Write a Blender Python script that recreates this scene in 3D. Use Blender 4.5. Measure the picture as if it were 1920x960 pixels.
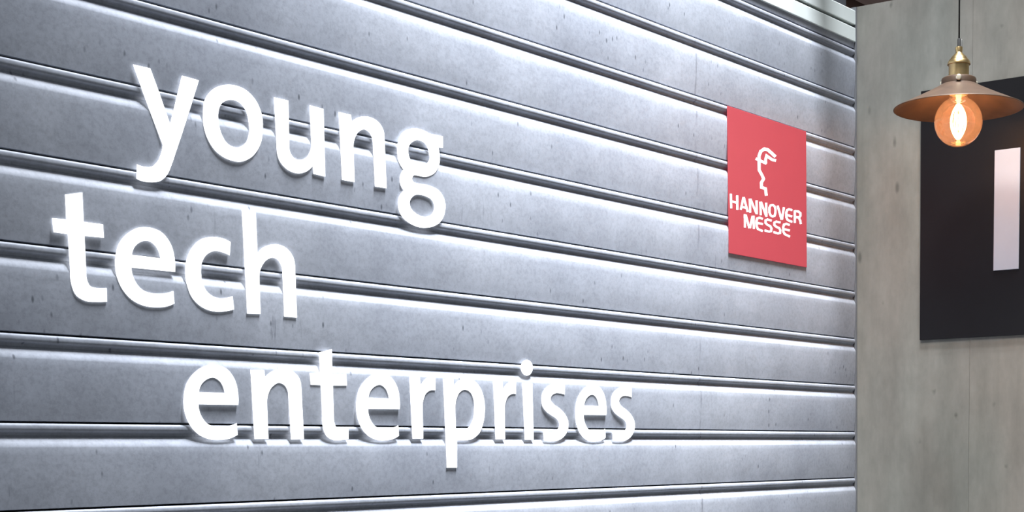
import bpy, bmesh, math, random
from mathutils import Vector, Matrix

for o in list(bpy.data.objects):
    bpy.data.objects.remove(o)
scene = bpy.context.scene
COL = scene.collection
EYE = 1.55                      # eye height of the photographer above the floor

# ------------------------------------------------------------------ camera
FPX, CX, CY = 2894.27, 1409.17, 1270.38        # focal length and optical centre for a 1920 x 960 frame
cam_data = bpy.data.cameras.new('camera')
cam_data.sensor_fit = 'HORIZONTAL'
cam_data.sensor_width = 36.0
cam_data.lens = FPX * 36.0 / 1920.0
cam_data.shift_x = (960.0 - CX) / 1920.0
cam_data.shift_y = (CY - 480.0) / 1920.0
cam_data.clip_start = 0.05
cam = bpy.data.objects.new('camera', cam_data)
COL.objects.link(cam)
_r = Vector((0.53930163, -0.84204734, -0.01048911))
_u = Vector((0.12703673, 0.06903676, 0.98949259))
_f = Vector((0.83247548, 0.53496747, -0.14420258))
cam.matrix_world = Matrix((
    (_r.x, _u.x, -_f.x, -3.16069),
    (_r.y, _u.y, -_f.y, -1.74265),
    (_r.z, _u.z, -_f.z, EYE),
    (0, 0, 0, 1)))
scene.camera = cam

# ------------------------------------------------------------------ hall light (world), added area lights, exposure
world = bpy.data.worlds.new('hall')
scene.world = world
world.use_nodes = True
wn = world.node_tree.nodes
wn['Background'].inputs['Color'].default_value = (0.86, 0.93, 1.0, 1)
wn['Background'].inputs['Strength'].default_value = 0.18

def added_light(name, loc, target, size_x, size_y, power, color, spread=180):
    ld = bpy.data.lights.new(name, 'AREA')
    ld.shape = 'RECTANGLE'
    ld.size = size_x
    ld.size_y = size_y
    ld.energy = power
    ld.color = color
    ld.spread = math.radians(spread)
    lo = bpy.data.objects.new(name, ld)
    lo.location = loc
    lo.rotation_euler = (Vector(target) - Vector(loc)).to_track_quat('-Z', 'Y').to_euler()
    COL.objects.link(lo)
    return lo

# added softbox, unseen, in place of the wall's backlight: it rakes down the slats
added_light('added_softbox', (-0.96, -0.80, 5.6), (-0.97, -0.08, 2.10), 0.7, 1.4, 88, (0.90, 0.94, 1.0), 42)
added_light('added_wall_fill', (-2.3, -0.75, 4.3), (0.0, -0.62, 1.15), 0.6, 0.6, 6.6, (1.0, 0.97, 0.91), 42)  # added unseen fill that brightens the concrete wall, not a known fixture

scene.view_settings.view_transform = 'Standard'
scene.view_settings.look = 'None'
scene.view_settings.gamma = 1.0
scene.view_settings.use_curve_mapping = False
scene.view_settings.exposure = 0.0

# ------------------------------------------------------------------ helpers
def link(o, parent=None):
    COL.objects.link(o)
    if parent is not None:
        o.parent = parent
    return o

def tag(o, label=None, cat=None, group=None, kind=None):
    if label: o['label'] = label
    if cat: o['category'] = cat
    if group: o['group'] = group
    if kind: o['kind'] = kind
    return o

def empty(name, loc=(0, 0, 0)):
    e = bpy.data.objects.new(name, None)
    e.location = loc
    e.empty_display_size = 0.05
    COL.objects.link(e)
    return e

def mesh_obj(name, verts, faces, mat, parent=None, smooth=False, bevel=0.0):
    me = bpy.data.meshes.new(name)
    me.from_pydata([tuple(v) for v in verts], [], faces)
    bm = bmesh.new(); bm.from_mesh(me)
    bmesh.ops.remove_doubles(bm, verts=bm.verts, dist=1e-6)
    bmesh.ops.recalc_face_normals(bm, faces=bm.faces)
    if bevel > 0:
        bmesh.ops.bevel(bm, geom=bm.edges[:], offset=bevel, segments=2, affect='EDGES', profile=0.5)
    bm.to_mesh(me); bm.free()
    if smooth:
        for p in me.polygons: p.use_smooth = True
    me.materials.append(mat)
    o = bpy.data.objects.new(name, me)
    return link(o, parent)

def box(name, lo, hi, mat, parent=None, bevel=0.0, origin=None):
    (x0, y0, z0), (x1, y1, z1) = lo, hi
    v = [(x0, y0, z0), (x1, y0, z0), (x1, y1, z0), (x0, y1, z0), (x0, y0, z1), (x1, y0, z1), (x1, y1, z1), (x0, y1, z1)]
    f = [(0, 3, 2, 1), (4, 5, 6, 7), (0, 1, 5, 4), (1, 2, 6, 5), (2, 3, 7, 6), (3, 0, 4, 7)]
    return mesh_obj(name, v, f, mat, parent, bevel=bevel)

def lathe(name, prof, mat, parent=None, seg=64, closed=False, center=(0, 0), smooth=True, angle=35):
    """prof: list of (radius, z). Spun round the vertical axis through center."""
    v, f = [], []
    n = len(prof)
    for k in range(seg):
        a = 2 * math.pi * k / seg
        for r, z in prof:
            v.append((center[0] + r * math.cos(a), center[1] + r * math.sin(a), z))
    m = n if closed else n - 1
    for k in range(seg):
        k2 = (k + 1) % seg
        for i in range(m):
            j = (i + 1) % n
            f.append((k * n + i, k2 * n + i, k2 * n + j, k * n + j))
    o = mesh_obj(name, v, f, mat, parent, smooth=smooth)
    if smooth:
        try:
            o.data.set_sharp_from_angle(angle=math.radians(angle))
        except Exception:
            pass
    return o

def tube(name, pts, r, mat, parent=None, seg=10):
    v, f = [], []
    P = [Vector(p) for p in pts]
    for i, p in enumerate(P):
        t = (P[min(i + 1, len(P) - 1)] - P[max(i - 1, 0)]).normalized()
        ref = Vector((1, 0, 0)) if abs(t.x) < 0.9 else Vector((0, 1, 0))
        a = t.cross(ref).normalized(); b = t.cross(a)
        for k in range(seg):
            w = 2 * math.pi * k / seg
            v.append(p + r * (math.cos(w) * a + math.sin(w) * b))
    for i in range(len(P) - 1):
        for k in range(seg):
            k2 = (k + 1) % seg
            f.append((i * seg + k, i * seg + k2, (i + 1) * seg + k2, (i + 1) * seg + k))
    f.append(tuple(range(seg))[::-1]); f.append(tuple((len(P) - 1) * seg + k for k in range(seg)))
    return mesh_obj(name, v, f, mat, parent, smooth=True)

def prism_x(name, prof, x0, x1, mat, parent=None, smooth=False, angle=40):
    """prof: closed list of (y, z), swept along X."""
    n = len(prof)
    v = [(x0, y, z) for y, z in prof] + [(x1, y, z) for y, z in prof]
    f = [(i, (i + 1) % n, n + (i + 1) % n, n + i) for i in range(n)]
    f += [tuple(range(n))[::-1], tuple(range(n, 2 * n))]
    o = mesh_obj(name, v, f, mat, parent, smooth=smooth)
    if smooth:
        try:
            o.data.set_sharp_from_angle(angle=math.radians(angle))
        except Exception:
            pass
    return o

def plate(name, shapes, y_front, thick, mat, parent=None, offset=(0, 0)):
    """Raised flat shape on the shutter: shapes = list of contour groups [(x, z) ...]; later contours of a group are holes."""
    bm = bmesh.new()
    for contours in shapes:
        cu = bpy.data.curves.new('outline', 'CURVE')
        cu.dimensions = '2D'
        cu.fill_mode = 'BOTH'
        cu.extrude = thick / 2
        for c in contours:
            sp = cu.splines.new('POLY')
            sp.points.add(len(c) - 1)
            for pt, (x, z) in zip(sp.points, c):
                pt.co = (x + offset[0], z + offset[1], 0, 1)
            sp.use_cyclic_u = True
        tmp = bpy.data.objects.new('outline', cu)
        COL.objects.link(tmp)
        dg = bpy.context.evaluated_depsgraph_get()
        me = bpy.data.meshes.new_from_object(tmp.evaluated_get(dg))
        bm.from_mesh(me)
        bpy.data.objects.remove(tmp); bpy.data.curves.remove(cu); bpy.data.meshes.remove(me)
    for v in bm.verts:                       # (x, z, depth) -> world: the outline stands upright on the shutter
        x, z, d = v.co
        v.co = (x, y_front + thick / 2 - d, z + EYE)
    bmesh.ops.remove_doubles(bm, verts=bm.verts, dist=1e-6)
    bmesh.ops.recalc_face_normals(bm, faces=bm.faces)
    me = bpy.data.meshes.new(name)
    bm.to_mesh(me); bm.free()
    me.materials.append(mat)
    return link(bpy.data.objects.new(name, me), parent)

# ------------------------------------------------------------------ materials
class NT:
    def __init__(self, name, world=False):
        self.world = world              # texture runs through the place, so repeated pieces do not look alike
        self.m = bpy.data.materials.new(name)
        self.m.use_nodes = True
        self.t = self.m.node_tree
        self.b = self.t.nodes['Principled BSDF']
        self.out = self.t.nodes['Material Output']
    def n(self, kind, **kw):
        nd = self.t.nodes.new(kind)
        for k, v in kw.items():
            if k in nd.inputs: nd.inputs[k].default_value = v
            else: setattr(nd, k, v)
        return nd
    def l(self, a, b): self.t.links.new(a, b)
    def coords(self, scale=(1, 1, 1)):
        tc = self.n('ShaderNodeTexCoord'); mp = self.n('ShaderNodeMapping')
        mp.inputs['Scale'].default_value = scale
        self.l((self.n('ShaderNodeNewGeometry').outputs['Position'] if self.world else tc.outputs['Object']), mp.inputs['Vector'])
        return mp.outputs['Vector']
    def noise(self, vec, scale, detail=4, rough=0.55):
        nd = self.n('ShaderNodeTexNoise')
        nd.inputs['Scale'].default_value = scale
        nd.inputs['Detail'].default_value = detail
        nd.inputs['Roughness'].default_value = rough
        self.l(vec, nd.inputs['Vector'])
        return nd.outputs['Fac']
    def ramp(self, fac, stops):
        r = self.n('ShaderNodeValToRGB')
        while len(r.color_ramp.elements) < len(stops): r.color_ramp.elements.new(0.5)
        for e, (p, c) in zip(r.color_ramp.elements, stops):
            e.position = p
            e.color = (c, c, c, 1) if isinstance(c, (int, float)) else (*c, 1)
        self.l(fac, r.inputs['Fac'])
        return r.outputs['Color']
    def mix(self, a, b, fac, mode='MIX'):
        m = self.n('ShaderNodeMix', data_type='RGBA', blend_type=mode)
        for s, v in ((m.inputs[6], a), (m.inputs[7], b), (m.inputs[0], fac)):
            if hasattr(v, 'is_linked') or hasattr(v, 'links'): self.l(v, s)
            elif isinstance(v, (int, float)): s.default_value = v
            else: s.default_value = (*v, 1)
        return m.outputs[2]

def plain(name, color, rough=0.5, metal=0.0, var=0.08, scale=30, emis=None, estr=0.0, spec=0.5):
    k = NT(name)
    v = k.coords()
    f = k.noise(v, scale)
    lo = tuple(c * (1 - var) for c in color); hi = tuple(min(1, c * (1 + var)) for c in color)
    k.l(k.ramp(f, [(0.3, lo), (0.7, hi)]), k.b.inputs['Base Color'])
    k.b.inputs['Roughness'].default_value = rough
    k.b.inputs['Metallic'].default_value = metal
    k.b.inputs['Specular IOR Level'].default_value = spec
    if emis:
        k.b.inputs['Emission Color'].default_value = (*emis, 1)
        k.b.inputs['Emission Strength'].default_value = estr
    return k.m

def shutter_metal():
    k = NT('galvanised_shutter_steel', True)
    v = k.coords()
    vs = k.coords((1.0, 1.0, 0.35))
    big = k.ramp(k.noise(v, 2.6, 3), [(0.3, (0.34, 0.365, 0.425)), (0.7, (0.48, 0.505, 0.565))])
    mid = k.ramp(k.noise(v, 11, 6, 0.68), [(0.32, 0.74), (0.68, 1.0)])
    col = k.mix(big, mid, 0.8, 'MULTIPLY')
    fine = k.ramp(k.noise(v, 150, 4, 0.75), [(0.36, 0.70), (0.56, 1.0)])
    col = k.mix(col, fine, 0.5, 'MULTIPLY')
    # dark specks and short vertical scratches
    vo = k.n('ShaderNodeTexVoronoi'); vo.inputs['Scale'].default_value = 62; vo.feature = 'F1'
    k.l(k.coords((1, 1, 0.45)), vo.inputs['Vector'])
    sp = k.ramp(vo.outputs['Distance'], [(0.06, 1.0), (0.15, 0.0)])
    gate = k.ramp(k.noise(v, 9, 3), [(0.50, 0.0), (0.58, 0.85)])
    m1 = k.mix(sp, gate, 1.0, 'MULTIPLY')
    col = k.mix(col, (0.10, 0.11, 0.13), m1)
    scr = k.ramp(k.noise(k.coords((60, 60, 5)), 1.6, 3, 0.6), [(0.66, 0.0), (0.73, 1.0)])
    gate2 = k.ramp(k.noise(v, 5, 3), [(0.55, 0.0), (0.66, 0.7)])
    m2 = k.mix(scr, gate2, 1.0, 'MULTIPLY')
    col = k.mix(col, (0.16, 0.17, 0.20), m2)
    # one long hairline crack running down across several slats
    sx = k.n('ShaderNodeSeparateXYZ'); k.l(k.coords(), sx.inputs[0])
    wob = k.n('ShaderNodeMath', operation='MULTIPLY_ADD'); k.l(k.noise(v, 9, 4), wob.inputs[0]); wob.inputs[1].default_value = 0.012; k.l(sx.outputs['X'], wob.inputs[2])
    ds = k.n('ShaderNodeMath', operation='ADD'); k.l(wob.outputs[0], ds.inputs[0]); ds.inputs[1].default_value = 0.624
    ab = k.n('ShaderNodeMath', operation='ABSOLUTE'); k.l(ds.outputs[0], ab.inputs[0])
    line = k.ramp(ab.outputs[0], [(0.0006, 0.8), (0.0022, 0.0)])
    col = k.mix(col, (0.15, 0.155, 0.18), k.mix(line, k.ramp(k.noise(v, 14, 3), [(0.46, 0.0), (0.6, 1.0)]), 1.0, 'MULTIPLY'))
    k.l(col, k.b.inputs['Base Color'])
    k.b.inputs['Metallic'].default_value = 0.0
    k.b.inputs['Roughness'].default_value = 0.5
    k.b.inputs['Specular IOR Level'].default_value = 0.35
    bp = k.n('ShaderNodeBump'); bp.inputs['Strength'].default_value = 0.12; bp.inputs['Distance'].default_value = 0.002
    k.l(k.noise(v, 60, 5, 0.6), bp.inputs['Height'])
    k.l(bp.outputs['Normal'], k.b.inputs['Normal'])
    return k.m

def concrete():
    k = NT('concrete_board', True)
    v = k.coords()
    vs = k.coords((1, 1, 0.28))
    oi = k.n('ShaderNodeObjectInfo')
    base = k.ramp(k.noise(vs, 9, 5, 0.6), [(0.28, (0.205, 0.199, 0.186)), (0.5, (0.265, 0.261, 0.246)), (0.74, (0.325, 0.320, 0.305))])
    blot = k.ramp(k.noise(k.coords((1, 1, 0.6)), 8, 6, 0.68), [(0.34, 0.66), (0.64, 1.0)])
    col = k.mix(base, blot, 0.8, 'MULTIPLY')
    streak = k.ramp(k.noise(k.coords((1, 1, 0.05)), 60, 3, 0.6), [(0.3, 0.90), (0.65, 1.0)])
    col = k.mix(col, streak, 0.5, 'MULTIPLY')
    warm = k.ramp(k.noise(k.coords((1, 1, 0.4)), 3.1, 2), [(0.42, (0.95, 1.0, 0.97)), (0.6, (1.0, 0.965, 0.92))])
    col = k.mix(col, warm, 1.0, 'MULTIPLY')
    vo = k.n('ShaderNodeTexVoronoi'); vo.inputs['Scale'].default_value = 20
    k.l(k.coords((1, 1, 0.4)), vo.inputs['Vector'])
    sp = k.ramp(vo.outputs['Distance'], [(0.05, 1.0), (0.13, 0.0)])
    gate = k.ramp(k.noise(v, 12, 3), [(0.48, 0.0), (0.54, 0.8)])
    col = k.mix(col, (0.10, 0.10, 0.09), k.mix(sp, gate, 1.0, 'MULTIPLY'))
    tint = k.ramp(oi.outputs['Random'], [(0.0, (0.94, 0.95, 0.95)), (1.0, (1.03, 1.0, 0.96))])
    col = k.mix(col, tint, 1.0, 'MULTIPLY')
    k.l(col, k.b.inputs['Base Color'])
    k.b.inputs['Roughness'].default_value = 0.75
    bp = k.n('ShaderNodeBump'); bp.inputs['Strength'].default_value = 0.15; bp.inputs['Distance'].default_value = 0.002
    k.l(k.noise(vs, 70, 4), bp.inputs['Height'])
    k.l(bp.outputs['Normal'], k.b.inputs['Normal'])
    return k.m

def wood(name, a, b):
    k = NT(name)
    f = k.noise(k.coords((1, 14, 14)), 3, 6, 0.6)
    k.l(k.ramp(f, [(0.3, a), (0.7, b)]), k.b.inputs['Base Color'])
    k.b.inputs['Roughness'].default_value = 0.6
    return k.m

def bulb_glass():
    k = NT('amber_bulb_glass')
    tr = k.n('ShaderNodeBsdfTransparent'); tr.inputs['Color'].default_value = (1.0, 0.84, 0.72, 1)
    gl = k.n('ShaderNodeBsdfGlossy'); gl.inputs['Roughness'].default_value = 0.03
    tl = k.n('ShaderNodeBsdfTranslucent'); tl.inputs['Color'].default_value = (1.0, 0.60, 0.44, 1)
    fr = k.n('ShaderNodeFresnel'); fr.inputs['IOR'].default_value = 1.45
    m1 = k.n('ShaderNodeMixShader'); m2 = k.n('ShaderNodeMixShader')
    m1.inputs[0].default_value = 0.045
    k.l(tr.outputs[0], m1.inputs[1]); k.l(tl.outputs[0], m1.inputs[2])
    k.l(fr.outputs[0], m2.inputs[0]); k.l(m1.outputs[0], m2.inputs[1]); k.l(gl.outputs[0], m2.inputs[2])
    k.l(m2.outputs[0], k.out.inputs['Surface'])
    return k.m

def emitter(name, color, strength):
    k = NT(name)
    e = k.n('ShaderNodeEmission'); e.inputs['Color'].default_value = (*color, 1); e.inputs['Strength'].default_value = strength
    k.l(e.outputs[0], k.out.inputs['Surface'])
    return k.m

M = dict(
    shutter=shutter_metal(), concrete=concrete(),
    backing=plain('dark_backing', (0.05, 0.052, 0.06), 0.8),
    floor=plain('grey_floor', (0.22, 0.22, 0.23), 0.6, scale=6),
    white=plain('white_lacquered_metal', (0.74, 0.80, 0.78), 0.35, var=0.03),
    edge=plain('grey_edge_profile', (0.16, 0.165, 0.175), 0.5),
    brown=wood('brown_ceiling_wood', (0.26, 0.14, 0.105), (0.40, 0.235, 0.185)),
    darksteel=plain('dark_ceiling_steel', (0.04, 0.04, 0.042), 0.6),
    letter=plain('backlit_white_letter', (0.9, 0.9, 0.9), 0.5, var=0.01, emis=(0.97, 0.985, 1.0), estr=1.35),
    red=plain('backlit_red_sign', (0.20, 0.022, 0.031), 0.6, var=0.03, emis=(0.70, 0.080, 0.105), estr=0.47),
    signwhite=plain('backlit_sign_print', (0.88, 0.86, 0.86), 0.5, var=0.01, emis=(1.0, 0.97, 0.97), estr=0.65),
    black=plain('black_satin_board', (0.0065, 0.006, 0.0075), 0.42, scale=12, spec=0.25),
    pale=plain('pale_grey_letter', (0.50, 0.53, 0.60), 0.5, var=0.02),
    bronze=plain('brown_bronze_shade', (0.056, 0.031, 0.017), 0.52, metal=0.3, var=0.2, scale=40),
    brass=plain('brushed_brass', (0.60, 0.43, 0.21), 0.32, metal=1.0, var=0.1, scale=60),
    screw=plain('bright_brass', (0.95, 0.84, 0.66), 0.35, metal=1.0),
    cord=plain('black_cord', (0.02, 0.02, 0.02), 0.7),
    silver=plain('silver_pin', (0.7, 0.7, 0.68), 0.3, metal=1.0),
    glass=bulb_glass(),
    filament=emitter('glowing_filament', (1.0, 0.74, 0.38), 16.0),
    stem=plain('filament_stem', (0.75, 0.7, 0.6), 0.2),
)
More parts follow.
